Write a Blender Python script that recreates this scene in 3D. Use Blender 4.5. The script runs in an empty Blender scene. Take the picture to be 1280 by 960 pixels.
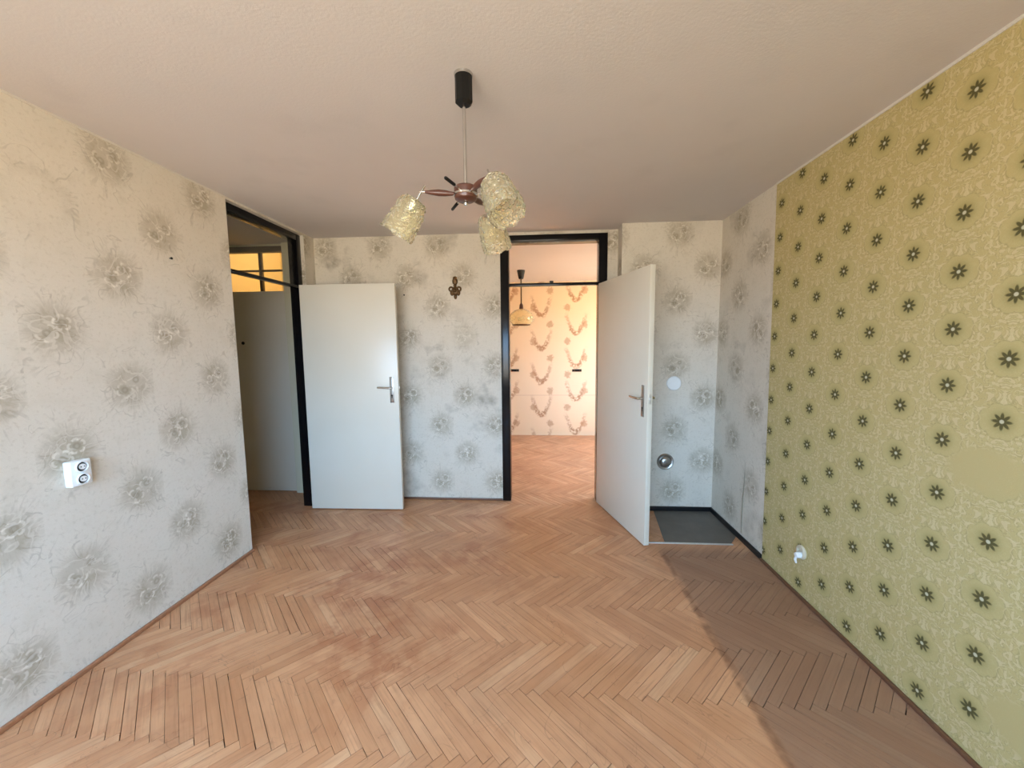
import bpy, bmesh, math, random
from mathutils import Vector, Matrix, noise as mnoise
random.seed(7)
PI = math.pi
scene = bpy.context.scene
COL = scene.collection

# ------------------------------------------------------------------ camera
F, PITCH, YAW, ROLL, CAMH = 486.5, 0.09696, 0.06911, -0.00985, 1.47976
cy, sy, cp, sp = math.cos(YAW), math.sin(YAW), math.cos(PITCH), math.sin(PITCH)
FW = Vector((-sy*cp, cy*cp, -sp)); R0 = Vector((cy, sy, 0)); U0 = R0.cross(FW)
RT = R0*math.cos(ROLL) + U0*math.sin(ROLL); UP = U0*math.cos(ROLL) - R0*math.sin(ROLL)
cam = bpy.data.cameras.new('camera'); camo = bpy.data.objects.new('camera', cam); COL.objects.link(camo)
mw = Matrix((RT, UP, -FW)).transposed().to_4x4(); mw.translation = (0, 0, CAMH); camo.matrix_world = mw
cam.sensor_fit = 'HORIZONTAL'; cam.sensor_width = 36; cam.lens = 36*F/1280; cam.clip_start = 0.02
scene.camera = camo

# ------------------------------------------------------------------ world, sun, daylight, exposure
scene.view_settings.view_transform = 'Standard'; scene.view_settings.look = 'None'
scene.view_settings.gamma = 1; scene.view_settings.use_curve_mapping = False
scene.view_settings.exposure = 0.07
SKY, GROUND, SKYS = (0.62, 1.02, 1.58), (0.81, 0.70, 0.57), 14.4
w = bpy.data.worlds.new('world'); scene.world = w; w.use_nodes = True
nt = w.node_tree; nt.nodes.clear()
tc = nt.nodes.new('ShaderNodeTexCoord'); sx = nt.nodes.new('ShaderNodeSeparateXYZ'); nt.links.new(tc.outputs['Generated'], sx.inputs[0])
mr = nt.nodes.new('ShaderNodeMapRange'); mr.inputs[1].default_value = -0.04; mr.inputs[2].default_value = 0.07
nt.links.new(sx.outputs[2], mr.inputs[0])
mx = nt.nodes.new('ShaderNodeMix'); mx.data_type = 'RGBA'; nt.links.new(mr.outputs[0], mx.inputs[0])
mx.inputs[6].default_value = (*GROUND, 1); mx.inputs[7].default_value = (*SKY, 1)
bg = nt.nodes.new('ShaderNodeBackground'); bg.inputs[1].default_value = SKYS; nt.links.new(mx.outputs[2], bg.inputs[0])
wo = nt.nodes.new('ShaderNodeOutputWorld'); nt.links.new(bg.outputs[0], wo.inputs[0])

def light(name, typ, loc, energy, color=(1, 1, 1), direction=None, size=None, portal=False):
    l = bpy.data.lights.new(name, typ); l.energy = energy; l.color = color
    o = bpy.data.objects.new(name, l); COL.objects.link(o); o.location = loc
    if direction: o.rotation_euler = Vector(direction).to_track_quat('-Z', 'Y').to_euler()
    if typ == 'AREA': l.shape = 'RECTANGLE'; l.size, l.size_y = size; l.cycles.is_portal = portal
    return o
WX0, WX1, WZ0, WZ1, WY = -1.95, 0.70, 0.75, 2.30, -1.15            # window of this room, behind the camera
FX, FY0, FY1, FZ0, FZ1 = 2.20, 4.30, 5.95, 0.80, 2.25              # window of the far room, in its right wall
s = light('sun_offscreen', 'SUN', (6, 5, 8), 64.0, (1.0, 0.72, 0.40), (-0.47, -0.08, -0.87)); s.data.angle = 0.01
light('window_behind_camera_offscreen', 'AREA', ((WX0+WX1)/2, WY-0.02, (WZ0+WZ1)/2), 1, direction=(0, 1, 0), size=(WX1-WX0, WZ1-WZ0), portal=True)
light('window_next_room_offscreen', 'AREA', (FX+0.03, (FY0+FY1)/2, (FZ0+FZ1)/2), 1, direction=(-1, 0, 0), size=(FY1-FY0, FZ1-FZ0), portal=True)


# ------------------------------------------------------------------ node helpers
NT = None
class E:
    def __init__(s, k): s.k = k
    def __add__(a, b): return M('ADD', a, b)
    def __radd__(a, b): return M('ADD', b, a)
    def __sub__(a, b): return M('SUBTRACT', a, b)
    def __rsub__(a, b): return M('SUBTRACT', b, a)
    def __mul__(a, b): return M('MULTIPLY', a, b)
    def __rmul__(a, b): return M('MULTIPLY', b, a)
    def __truediv__(a, b): return M('DIVIDE', a, b)
def put(sock, v):
    if isinstance(v, E): NT.links.new(v.k, sock)
    elif isinstance(v, (tuple, list)) and len(v) == 3 and sock.type == 'RGBA': sock.default_value = (*v, 1)
    else: sock.default_value = v
def M(op, *a):
    n = NT.nodes.new('ShaderNodeMath'); n.operation = op
    for i, x in enumerate(a): put(n.inputs[i], x)
    return E(n.outputs[0])
def sqrt(x): return M('SQRT', x)
def ab(x): return M('ABSOLUTE', x)
def cos(x): return M('COSINE', x)
def sin(x): return M('SINE', x)
def mn(a, b): return M('MINIMUM', a, b)
def mxm(a, b): return M('MAXIMUM', a, b)
def rnd(x): return M('ROUND', x)
def ss(x, a, b):
    n = NT.nodes.new('ShaderNodeMapRange'); n.interpolation_type = 'SMOOTHSTEP'
    put(n.inputs[0], x); n.inputs[1].default_value = a; n.inputs[2].default_value = b
    return E(n.outputs[0])
def comb(x, y, z):
    n = NT.nodes.new('ShaderNodeCombineXYZ')
    for i, v in enumerate((x, y, z)): put(n.inputs[i], v)
    return E(n.outputs[0])
def sep(v):
    n = NT.nodes.new('ShaderNodeSeparateXYZ'); put(n.inputs[0], v); return [E(o) for o in n.outputs]
def noise(vec, scale, detail=2, rough=0.5, dist=0):
    n = NT.nodes.new('ShaderNodeTexNoise'); put(n.inputs['Vector'], vec); n.inputs['Scale'].default_value = scale
    n.inputs['Detail'].default_value = detail; n.inputs['Roughness'].default_value = rough; n.inputs['Distortion'].default_value = dist
    return E(n.outputs[0])
def mix(f, a, b):
    n = NT.nodes.new('ShaderNodeMix'); n.data_type = 'RGBA'
    put(n.inputs[0], f); put(n.inputs[6], a); put(n.inputs[7], b); return E(n.outputs[2])
def uvs():
    n = NT.nodes.new('ShaderNodeUVMap'); return sep(E(n.outputs[0]))
def position():
    return E(NT.nodes.new('ShaderNodeNewGeometry').outputs['Position'])
def lin(r, g, b):
    f = lambda c: (c/12.92 if c <= 0.04045 else ((c+0.055)/1.055)**2.4)
    return tuple(f(c/255) for c in (r, g, b))
def new_mat(name):
    global NT
    m = bpy.data.materials.new(name); m.use_nodes = True; NT = m.node_tree
    return m, NT.nodes['Principled BSDF']
def bump(b, height, strength, dist=0.002):
    n = NT.nodes.new('ShaderNodeBump'); n.inputs['Strength'].default_value = strength; n.inputs['Distance'].default_value = dist
    put(n.inputs['Height'], height); NT.links.new(n.outputs[0], b.inputs['Normal'])
def simple(name, col, rough=0.5, metal=0, var=0.12, scale=30, coat=0, bstr=0.0, spec=0.5):
    m, b = new_mat(name)
    t = E(NT.nodes.new('ShaderNodeTexCoord').outputs['Object'])
    n = noise(t, scale, 3)
    put(b.inputs['Base Color'], mix(n, tuple(c*(1-var) for c in col), tuple(min(1, c*(1+var)) for c in col)))
    b.inputs['Roughness'].default_value = rough; b.inputs['Metallic'].default_value = metal; b.inputs['Coat Weight'].default_value = coat
    b.inputs['Specular IOR Level'].default_value = spec
    if bstr: bump(b, n, bstr)
    return m

# ------------------------------------------------------------------ materials
def mat_beige(name, dirt, patches=(), blurs=()):
    """off-white embossed wallpaper with grey-brown bouquets, half-drop repeat 0.53 x 0.555 m"""
    m, b = new_mat(name); u, z, _ = uvs()
    col = rnd(u/0.265); lu = u - col*0.265
    par = M('FLOORED_MODULO', col, 2.0)
    v0 = z - 0.185 - par*0.2775; row = rnd(v0/0.555); lv = v0 - row*0.555
    lu = lu + (par*2.0 - 1.0)*0.012
    idn = col*3.71 + row*1.37
    r = sqrt(lu*lu/0.0185 + lv*lv/0.0195); th = M('ARCTAN2', lv, lu)
    streak = noise(comb(cos(th)*2.3, sin(th)*2.3, idn + r*0.45), 3.6, 3, 0.6)
    n2 = noise(comb(lu, lv, idn), 16, 3)
    body = ss(r + (streak-0.5)*0.75 + (n2-0.5)*0.7, 1.02, 0.42)*(0.75 + 0.5*ss(n2, 0.42, 0.62))
    spikes = ss(streak, 0.54, 0.66)*ss(r, 0.35, 0.6)*ss(r, 1.5, 0.95)
    n3 = noise(comb(lu, lv, idn+5.0), 11, 2, 0.5, 1.2)
    leaf = ss(ab(n3-0.5), 0.035, 0.012)*ss(r, 0.95, 0.6)
    n4 = noise(comb(lu, lv, idn+9.0), 7, 2, 0.5, 0.8)
    stem = ss(ab(n4-0.52), 0.016, 0.005)*ss(r, 1.75, 1.2)*ss(n2, 0.40, 0.55)
    petals, core = 0.0, 0.0
    for cx, cyy, R, k in ((-0.030, -0.018, 0.036, 0.6), (0.028, 0.030, 0.031, 2.0)):
        du, dv = lu-cx, lv-cyy; rho = sqrt(du*du+dv*dv); ph = M('ARCTAN2', dv, du)
        lob = R*(0.82 + 0.25*ab(cos(ph*2.5+k)))
        petals = petals + ss(ab(rho-lob), 0.0080, 0.0025)*ss(n2, 0.38, 0.54)*ss(ab(cos(ph*2.5+k)), 0.30, 0.62)
        core = core + ss(ab(rho-0.012), 0.007, 0.002)*0.6 + ss(rho, lob_c(R), lob_c(R)*0.4)*0.30
    fade = 1.0
    for (u0, z0, rr) in blurs:
        d = sqrt((u-u0)*(u-u0)+(z-z0)*(z-z0)); fade = fade*ss(d, rr*0.55, rr*1.1)
    P = comb(u, z, 0.0)
    big = noise(P, 1.6, 3, 0.55); fine = noise(P, 260, 2, 0.6); mid = noise(P, 60, 2, 0.6)
    base = mix(big, lin(208, 199, 183), lin(222, 214, 201))
    base = mix(ss(fine, 0.58, 0.74)*0.35, base, lin(240, 236, 228))
    base = mix(ss(mid, 0.50, 0.80)*0.34, base, lin(176, 164, 144))
    base = mix(ss(noise(P, 9, 3, 0.6), 0.5, 0.75)*0.22, base, lin(190, 180, 160))
    c = mix(mn(body*fade*0.54, 1.0), base, lin(152, 140, 116))
    c = mix(mn(spikes*fade*0.20, 1.0), c, lin(136, 124, 102))
    c = mix(mn(stem*fade*0.24, 1.0), c, lin(120, 108, 88))
    c = mix(mn(core*fade*0.5, 1.0), c, lin(138, 127, 108))
    c = mix(mn((petals*0.6 + leaf*0.4)*fade, 1.0), c, lin(226, 219, 206))
    if dirt:
        dn = noise(P, 3.2, 4, 0.6); low = noise(P, 1.1, 2)
        c = mix(ss(dn, 0.50, 0.74)*ss(low, 0.36, 0.6)*dirt, c, lin(132, 122, 106))
    for (u0, u1, z0, z1) in patches:
        k = ss(u, u0-0.004, u0+0.004)*ss(u, u1+0.004, u1-0.004)*ss(z, z0-0.004, z0+0.004)*ss(z, z1+0.004, z1-0.004)
        c = mix(k*0.45, c, lin(214, 205, 188))
    put(b.inputs['Base Color'], c); b.inputs['Roughness'].default_value = 0.75; b.inputs['Specular IOR Level'].default_value = 0.3
    bump(b, fine*0.6 + mid*0.6 + petals*0.5, 0.35, 0.002)
    return m
def lob_c(R): return R*0.9

def mat_green():
    m, b = new_mat('green_damask_wallpaper'); u, z, _ = uvs()
    cw, ch = 0.1818, 0.2068
    col = rnd((u-1.553)/cw); lu = u - 1.553 - col*cw
    par = M('FLOORED_MODULO', col, 2.0); v0 = z - 1.319 - par*(ch/2); row = rnd(v0/ch); lv = v0 - row*ch
    r = sqrt(lu*lu+lv*lv); th = M('ARCTAN2', lv, lu); au = ab(lu)
    P = comb(u, z, 0.0)
    star_r = 0.0135 + 0.0145*M('POWER', ab(cos(th*4.0)), 1.6)
    star = ss(r-star_r, 0.006, -0.003); eye = ss(r, 0.0085, 0.0045)
    re = sqrt(lu*lu/1.25+lv*lv)
    med_r = 0.055*(1.0 + 0.14*ab(sin(th*4.0))); inside = ss(re-med_r, 0.004, -0.004)
    outline = ss(ab(re-med_r), 0.0030, 0.0008)
    sc = noise(comb(au, lv, 2.3), 27, 2.0, 0.55, 1.8); sc2 = noise(comb(au, lv, 7.7), 46, 1, 0.5, 1.2)
    scroll = ss(sc, 0.49, 0.55)*(1.0-inside); line = ss(ab(sc-0.50), 0.030, 0.008)*(1.0-inside)
    curl = ss(ab(sc2-0.5), 0.045, 0.012)
    big = noise(P, 1.4, 3); fine = noise(P, 240, 2)
    fade = 1.0
    for (u0, z0, a, bb) in ((1.40, 1.035, 0.13, 0.085), (1.20, 0.25, 0.13, 0.09)):
        d = sqrt((u-u0)*(u-u0)/(a*a)+(z-z0)*(z-z0)/(bb*bb)); fade = fade*ss(d, 0.75, 1.15)
    base = mix(big, lin(184, 167, 112), lin(194, 177, 126))
    c = mix(scroll*0.50*fade, base, lin(212, 196, 154))
    c = mix(curl*0.36*fade*(1.0-inside*0.6), c, lin(210, 199, 152))
    c = mix(line*0.40*fade, c, lin(146, 134, 88))
    c = mix(inside*0.20*fade, c, lin(180, 171, 114))
    c = mix(ss(r, 0.055, 0.015)*0.45*fade, c, lin(128, 120, 66))
    c = mix(outline*0.34*ss(sc2, 0.38, 0.55)*fade, c, lin(128, 118, 70))
    c = mix(star*0.86*fade, c, lin(66, 62, 30))
    c = mix(eye*0.9*fade, c, lin(205, 200, 170))
    c = mix(ss(fine, 0.6, 0.8)*0.2, c, lin(222, 214, 180))
    put(b.inputs['Base Color'], c); b.inputs['Roughness'].default_value = 0.7; b.inputs['Specular IOR Level'].default_value = 0.3
    bump(b, fine*0.6 + sc, 0.25, 0.002)
    return m

def mat_far_paper():
    m, b = new_mat('brown_sprig_wallpaper'); u, z, _ = uvs()
    P = comb(u, z, 0.0)
    def lattice(cw, ch, u0, z0, off):
        col = rnd((u-u0)/cw); lu = u-u0-col*cw; par = M('FLOORED_MODULO', col, 2.0)
        v = z-z0-par*off; row = rnd(v/ch); return lu, v-row*ch, col*2.3+row*1.1
    lu, lv, i = lattice(0.555, 0.54, 0.047, 0.48, 0.25)
    n = noise(comb(lu, lv, i), 26, 3, 0.65); n1 = noise(comb(lu, lv, i+3.0), 9, 2)
    lvj = lv + (n1-0.5)*0.10; luj = lu + (n-0.5)*0.10
    dd = (lvj + 0.13 - 13.0*luj*luj)/sqrt(1.0 + 300.0*luj*luj)
    big = ss(ab(dd), 0.060, 0.018)*ss(lv, 0.22, 0.10)*ss(n, 0.36, 0.54)*(0.55 + 0.45*ss(lv, 0.05, -0.10))
    lu2, lv2, j = lattice(0.2775, 0.54, 0.185, 0.74, 0.27)
    n2 = noise(comb(lu2, lv2, j), 30, 2, 0.6)
    r2 = sqrt(lu2*lu2/0.0042+lv2*lv2/0.0052); small = ss(r2 + (n2-0.5)*1.6, 1.0, 0.5)
    fine = noise(P, 120, 2)
    base = mix(noise(P, 1.5, 2), lin(228, 204, 166), lin(234, 212, 178))
    base = mix(ss(fine, 0.5, 0.75)*0.25, base, lin(240, 228, 210))
    seam = ss(ab(z-0.67), 0.010, 0.003)
    c = mix(big*0.80, base, lin(156, 104, 62)); c = mix(small*0.55, c, lin(164, 114, 72)); c = mix(seam*0.3, c, lin(180, 150, 120))
    put(b.inputs['Base Color'], c); b.inputs['Roughness'].default_value = 0.7
    bump(b, fine, 0.15)
    return m

def mat_plaster(name, c0, c1, blot=0.3):
    m, b = new_mat(name); P = position()
    n = noise(P, 1.3, 4, 0.55); f = noise(P, 90, 3, 0.6)
    c = mix(n, c0, c1); c = mix(ss(noise(P, 3.5, 3), 0.55, 0.8)*blot, c, tuple(x*0.86 for x in c0))
    put(b.inputs['Base Color'], c); b.inputs['Roughness'].default_value = 0.85
    bump(b, f + n*0.4, 0.25, 0.003)
    return m

def mat_parquet():
    m, b = new_mat('oak_parquet'); u, v, _ = uvs(); x, y, z = sep(position())
    oi = E(NT.nodes.new('ShaderNodeObjectInfo').outputs['Random']); ri = E(NT.nodes.new('ShaderNodeNewGeometry').outputs['Random Per Island'])
    rv = M('FRACT', oi*7.31 + ri*5.17 + u*0.0); rv2 = M('FRACT', rv*13.7); rv3 = M('FRACT', rv*29.3)
    g = noise(comb(u*5.0 + rv*40.0, v*110.0, rv2*30.0), 1.0, 4, 0.6); g2 = noise(comb(u*1.5 + rv*70.0, v*26.0, rv2*10.0), 1.0, 2, 0.5, 0.6)
    c = mix(rv, lin(198, 145, 105), lin(214, 162, 121))
    c = mix(ss(rv2, 0.88, 0.96)*0.35, c, lin(226, 186, 146))
    c = mix(ss(rv3, 0.62, 0.95)*0.35, c, lin(178, 122, 84))
    c = mix(ss(g, 0.45, 0.75)*0.46, c, lin(150, 104, 72)); c = mix(ss(g2, 0.5, 0.8)*0.30, c, lin(166, 112, 76))
    P = comb(x, y, 0.0); big = noise(P, 1.5, 3, 0.6); sc = noise(P, 7, 3, 0.65)
    wear = ss(noise(comb(x, y, 3.0), 2.2, 4, 0.65), 0.44, 0.66)
    c = mix(wear*0.24, c, lin(142, 98, 72))
    c = mix(ss(noise(comb(x, y, 8.0), 2.2, 3), 0.48, 0.66)*0.30, c, lin(176, 118, 74))
    red = ss(big, 0.44, 0.62)*ss(sc, 0.40, 0.60)*ss(x, 0.4, -0.7)*ss(y, 0.9, 1.7)
    c = mix(red*0.60, c, lin(158, 92, 56))
    scratch = ss(ab(noise(P, 3.4, 3, 0.6, 1.4)-0.5), 0.006, 0.002)*ss(sc, 0.45, 0.6)
    c = mix(scratch*0.28, c, lin(96, 60, 40))
    # rug outline: boards that lay under a carpet along the right wall stayed dull and dark
    wob = (noise(comb(y, 0.0, 4.0), 6, 2)-0.5)*0.03
    edge = ss(ab(x+wob-0.876), 0.030, 0.006)*ss(y, 2.80, 2.70)
    rug = ss(x+wob+(sc-0.5)*0.06, 0.845, 0.915)*ss(y, 2.85, 2.70)
    c = mix(rug*0.62, c, lin(122, 96, 80)); c = mix(edge*ss(sc, 0.35, 0.6)*0.6, c, lin(112, 70, 44))
    put(b.inputs['Base Color'], c)
    put(b.inputs['Roughness'], 0.32 + g*0.16 + rug*0.16); b.inputs['Specular IOR Level'].default_value = 0.42
    bump(b, g*0.6, 0.12, 0.001)
    return m

def mat_glass(name, tint, refl, rough=0.03):
    m, b = new_mat(name); NT.nodes.remove(b)
    t = NT.nodes.new('ShaderNodeBsdfTransparent'); t.inputs[0].default_value = (*tint, 1)
    g = NT.nodes.new('ShaderNodeBsdfGlossy'); g.inputs['Roughness'].default_value = rough
    mxn = NT.nodes.new('ShaderNodeMixShader'); mxn.inputs[0].default_value = refl
    NT.links.new(t.outputs[0], mxn.inputs[1]); NT.links.new(g.outputs[0], mxn.inputs[2])
    NT.links.new(mxn.outputs[0], NT.nodes['Material Output'].inputs[0]); return m

def mat_bubble(name, col):
    m, b = new_mat(name)
    t = E(NT.nodes.new('ShaderNodeTexCoord').outputs['Object'])
    put(b.inputs['Base Color'], mix(noise(t, 40, 2), col, tuple(min(1, c*1.1) for c in col)))
    b.inputs['Transmission Weight'].default_value = 0.92; b.inputs['IOR'].default_value = 1.35; b.inputs['Roughness'].default_value = 0.08
    bump(b, noise(t, 120, 2), 0.25, 0.002)
    return m

def mat_wood(name, col, rough=0.35):
    m, b = new_mat(name)
    x, y, z = sep(E(NT.nodes.new('ShaderNodeTexCoord').outputs['Object']))
    g = noise(comb(x*6.0, y*60.0, z*60.0), 1.0, 3, 0.6)
    put(b.inputs['Base Color'], mix(g, tuple(c*0.65 for c in col), tuple(c*1.25 for c in col)))
    b.inputs['Roughness'].default_value = rough; b.inputs['Coat Weight'].default_value = 0.2
    return m

def mat_door():
    m, b = new_mat('cream_door_paint'); P = position()
    n = noise(P, 2.2, 3); f = noise(P, 160, 2); x, y, z = sep(P)
    c = mix(n, lin(216, 210, 194), lin(224, 219, 206))
    sc = noise(comb(x*3.0, y*3.0, z*9.0), 2.0, 4, 0.7)
    c = mix(ss(sc, 0.66, 0.74)*ss(z, 0.30, 0.05)*0.5, c, lin(150, 140, 122))
    put(b.inputs['Base Color'], c); b.inputs['Roughness'].default_value = 0.30; b.inputs['Coat Weight'].default_value = 0.08; b.inputs['Coat Roughness'].default_value = 0.2
    bump(b, f, 0.03, 0.001)
    return m

def mat_plate():
    m, b = new_mat('soot_grey_sheet_metal'); P = position()
    n = noise(P, 5, 4, 0.65); f = noise(P, 22, 3, 0.7)
    c = mix(n, lin(84, 79, 72), lin(122, 115, 106)); c = mix(ss(f, 0.55, 0.75)*0.4, c, lin(120, 104, 88))
    put(b.inputs['Base Color'], c); put(b.inputs['Roughness'], 0.42+f*0.2); b.inputs['Metallic'].default_value = 0.25
    return m

MT = dict(
    left=mat_beige('bouquet_wallpaper', 0.10, blurs=((-0.288, 2.11, 0.14),)),
    back=mat_beige('bouquet_wallpaper_sooty', 0.75, patches=((0.063, 0.362, 1.488, 1.655), (-0.311, -0.166, 1.643, 1.845))),
    chim=mat_beige('bouquet_wallpaper_chimney', 0.28), rb=mat_beige('bouquet_wallpaper_dusty', 0.55),
    green=mat_green(), far=mat_far_paper(),
    ceil=mat_plaster('ceiling_plaster', lin(204, 197, 194), lin(214, 206, 202)),
    cream=mat_plaster('hall_cream_plaster', lin(208, 204, 178), lin(216, 211, 188)),
    yellow=mat_plaster('stairwell_plaster', lin(232, 214, 170), lin(238, 222, 184)),
    plaster=mat_plaster('raw_plaster', lin(206, 200, 190), lin(214, 208, 198)),
    parquet=mat_parquet(), sub=simple('dark_joint_mastic', lin(58, 38, 26), 0.8),
    black=simple('black_gloss_paint', (0.004, 0.004, 0.005), 0.17, spec=0.28), blackbase=simple('black_baseboard_paint', (0.010, 0.010, 0.011), 0.35),
    door=mat_door(), chrome=simple('worn_chrome', (0.62, 0.61, 0.59), 0.18, 1.0), steel=simple('dull_steel', (0.42, 0.41, 0.39), 0.32, 1.0),
    brass=simple('tarnished_brass', lin(92, 68, 38), 0.5, 0.5, var=0.35, scale=60), blackpl=simple('black_plastic', (0.006, 0.006, 0.006), 0.5, spec=0.25),
    wood=mat_wood('reddish_walnut', lin(88, 52, 40)), trimwood=mat_wood('oak_baseboard_wood', lin(166, 114, 80), 0.45), darkwood=mat_wood('dark_oak_baseboard_wood', lin(112, 76, 54), 0.5),
    white=simple('white_plastic', lin(236, 239, 239), 0.3, var=0.02), dirty=simple('yellowed_plastic', lin(206, 196, 172), 0.4, var=0.08),
    dark=simple('dark_hole', (0.012, 0.011, 0.010), 0.7), glass=mat_glass('clear_pane_glass', (0.97, 0.98, 0.97), 0.035),
    frost=mat_glass('amber_tinted_pane_glass', (0.97, 0.93, 0.84), 0.03), bubble=mat_bubble('bubble_glass', (1.0, 0.925, 0.73)), amber=mat_bubble('amber_glass', (1.0, 0.93, 0.74)),
    bulb=mat_glass('clear_bulb_glass', (0.95, 0.93, 0.88), 0.12), plate=mat_plate(), alu=simple('aluminium_strip', (0.72, 0.71, 0.68), 0.35, 0.6),
    winwhite=simple('white_window_paint', lin(228, 226, 220), 0.4, var=0.03), brown=simple('brown_window_paint', lin(96, 84, 68), 0.4), paper=simple('torn_paper_back', lin(190, 178, 158), 0.8),
)

# ------------------------------------------------------------------ mesh helpers
def box(bm, a, b):
    vs = [bm.verts.new((x, y, z)) for x in (a[0], b[0]) for y in (a[1], b[1]) for z in (a[2], b[2])]
    for f in ((0, 1, 3, 2), (4, 6, 7, 5), (0, 4, 5, 1), (2, 3, 7, 6), (0, 2, 6, 4), (1, 5, 7, 3)): bm.faces.new([vs[i] for i in f])
    return vs
def bevbox(bm, a, b, w=0.003, seg=2):
    vs = box(bm, a, b); es = list({e for v in vs for e in v.link_edges})
    bmesh.ops.bevel(bm, geom=es, offset=w, segments=seg, affect='EDGES', profile=0.5)
def frame_m(origin, axis, ref=None):
    z = Vector(axis).normalized(); ref = Vector(ref) if ref else (Vector((0, 0, 1)) if abs(z.z) < 0.9 else Vector((1, 0, 0)))
    x = ref.cross(z).normalized(); y = z.cross(x); m = Matrix((x, y, z)).transposed().to_4x4(); m.translation = origin; return m
def lathe(bm, prof, mat, n=28, caps=True):
    rings = []
    for r, h in prof:
        if r < 1e-6: rings.append([bm.verts.new(mat @ Vector((0, 0, h)))])
        else: rings.append([bm.verts.new(mat @ Vector((r*math.cos(2*PI*i/n), r*math.sin(2*PI*i/n), h))) for i in range(n)])
    for a, b in zip(rings, rings[1:]):
        for i in range(n):
            j = (i+1) % n
            if len(a) == 1 and len(b) == 1: continue
            if len(a) == 1: bm.faces.new((a[0], b[i], b[j]))
            elif len(b) == 1: bm.faces.new((a[i], a[j], b[0]))
            else: bm.faces.new((a[i], a[j], b[j], b[i]))
    if caps:
        if len(rings[0]) > 1: bm.faces.new(list(reversed(rings[0])))
        if len(rings[-1]) > 1: bm.faces.new(rings[-1])
def tube(bm, pts, r, n=10):
    pts = [Vector(p) for p in pts]; prev = None; rr = r if isinstance(r, (list, tuple)) else [r]*len(pts)
    for i, p in enumerate(pts):
        t = (pts[min(i+1, len(pts)-1)]-pts[max(i-1, 0)]); m = frame_m(p, t)
        ring = [bm.verts.new(m @ Vector((rr[i]*math.cos(2*PI*k/n), rr[i]*math.sin(2*PI*k/n), 0))) for k in range(n)]
        if prev:
            d = min(range(n), key=lambda s: (ring[s].co-prev[0].co).length); ring = ring[d:]+ring[:d]
            for k in range(n): bm.faces.new((prev[k], prev[(k+1) % n], ring[(k+1) % n], ring[k]))
        else: bm.faces.new(list(reversed(ring)))
        prev = ring
    bm.faces.new(prev)
def torus(bm, mat, R, r, n=24, k=8):
    g = [[bm.verts.new(mat @ Vector(((R+r*math.cos(2*PI*j/k))*math.cos(2*PI*i/n), (R+r*math.cos(2*PI*j/k))*math.sin(2*PI*i/n), r*math.sin(2*PI*j/k)))) for j in range(k)] for i in range(n)]
    for i in range(n):
        for j in range(k): bm.faces.new((g[i][j], g[(i+1) % n][j], g[(i+1) % n][(j+1) % k], g[i][(j+1) % k]))
def obj(name, bm, mats, parent=None, smooth=None, at=(0, 0, 0)):
    bmesh.ops.recalc_face_normals(bm, faces=bm.faces[:])
    me = bpy.data.meshes.new(name); bm.to_mesh(me); bm.free()
    at = Vector(at)
    if at.length: me.transform(Matrix.Translation(-at))
    for m in (mats if isinstance(mats, (list, tuple)) else [mats]): me.materials.append(m)
    if smooth is not None:
        me.polygons.foreach_set('use_smooth', [True]*len(me.polygons))
        me.set_sharp_from_angle(angle=math.radians(smooth))
    o = bpy.data.objects.new(name, me); COL.objects.link(o)
    if parent: o.parent = parent; o.location = at - world_loc(parent)
    else: o.location = at
    return o
def world_loc(o):
    v = Vector(o.location)
    while o.parent: o = o.parent; v = v + Vector(o.location)
    return v
def part(name, mats, parent, fn, smooth=None):
    bm = bmesh.new(); fn(bm); return obj(name, bm, mats, parent, smooth, at=world_loc(parent))
def thing(name, label, cat, loc, kind=None, group=None):
    o = bpy.data.objects.new(name, None); COL.objects.link(o); o.location = loc; o.empty_display_size = 0.1
    return tag(o, label, cat, kind, group)
def tag(o, label, cat, kind=None, group=None):
    o['label'] = label; o['category'] = cat
    if kind: o['kind'] = kind
    if group: o['group'] = group
    return o
def wall_uv(me, du=0.0):
    uv = me.uv_layers.new(name='UVMap')
    for p in me.polygons:
        n = p.normal
        for li in p.loop_indices:
            co = me.vertices[me.loops[li].vertex_index].co
            uv.data[li].uv = ((co.y if abs(n.x) > 0.5 else co.x) - du, co.z)
LOW = ('wall_far', 'wall_far_left', 'wall_far_right', 'wall_front')
def boxes_wall(name, boxes, mat, label, du=0.0):
    bm = bmesh.new()
    for a, b in boxes: box(bm, (a[0], a[1], -0.06 if (a[2] == 0 and name in LOW) else a[2]), b)
    o = obj(name, bm, mat); wall_uv(o.data, du); return tag(o, label, 'wall', 'structure')
def slab(name, a, b, mat, label, cat):
    bm = bmesh.new(); box(bm, a, b); return tag(obj(name, bm, mat), label, cat, 'structure')

# ------------------------------------------------------------------ room shell
H = 2.5; XL, XR, D, D2, YL = -2.098, 1.524, 3.617, 3.447, 2.586; WT = 0.12; DB = D+0.10
FAR = 6.386; HALLY = 3.765
FR0, FR1 = 3.40, 3.46          # far post of the hall opening
boxes_wall('wall_left', [((XL-WT, WY, 0), (XL, YL, H)), ((XL-WT, FR1, 0), (XL, D, H)), ((XL-WT, YL, 2.485), (XL, FR1, H))], MT['left'],
           'cream wallpapered wall with grey bouquets beside the hall opening', 1.845)
D2L, D2R, D2T = -0.347, 0.614, 2.472
boxes_wall('wall_back', [((XL-WT, D, 0), (D2L, DB, H)), ((D2R, D, 0), (XR+WT, DB, H)), ((D2L, D, D2T), (D2R, DB, H))], MT['back'],
           'sooty bouquet wallpapered wall between the two open doors', -0.945)
boxes_wall('wall_chimney', [((0.706, D2, 0), (XR, D, H))], MT['chim'], 'protruding chimney breast with bouquet wallpaper and two round flue covers', 1.17)
bm = bmesh.new()          # right wall: green paper in front, old bouquet paper in the corner
yb, yt = 2.650, 2.706
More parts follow.
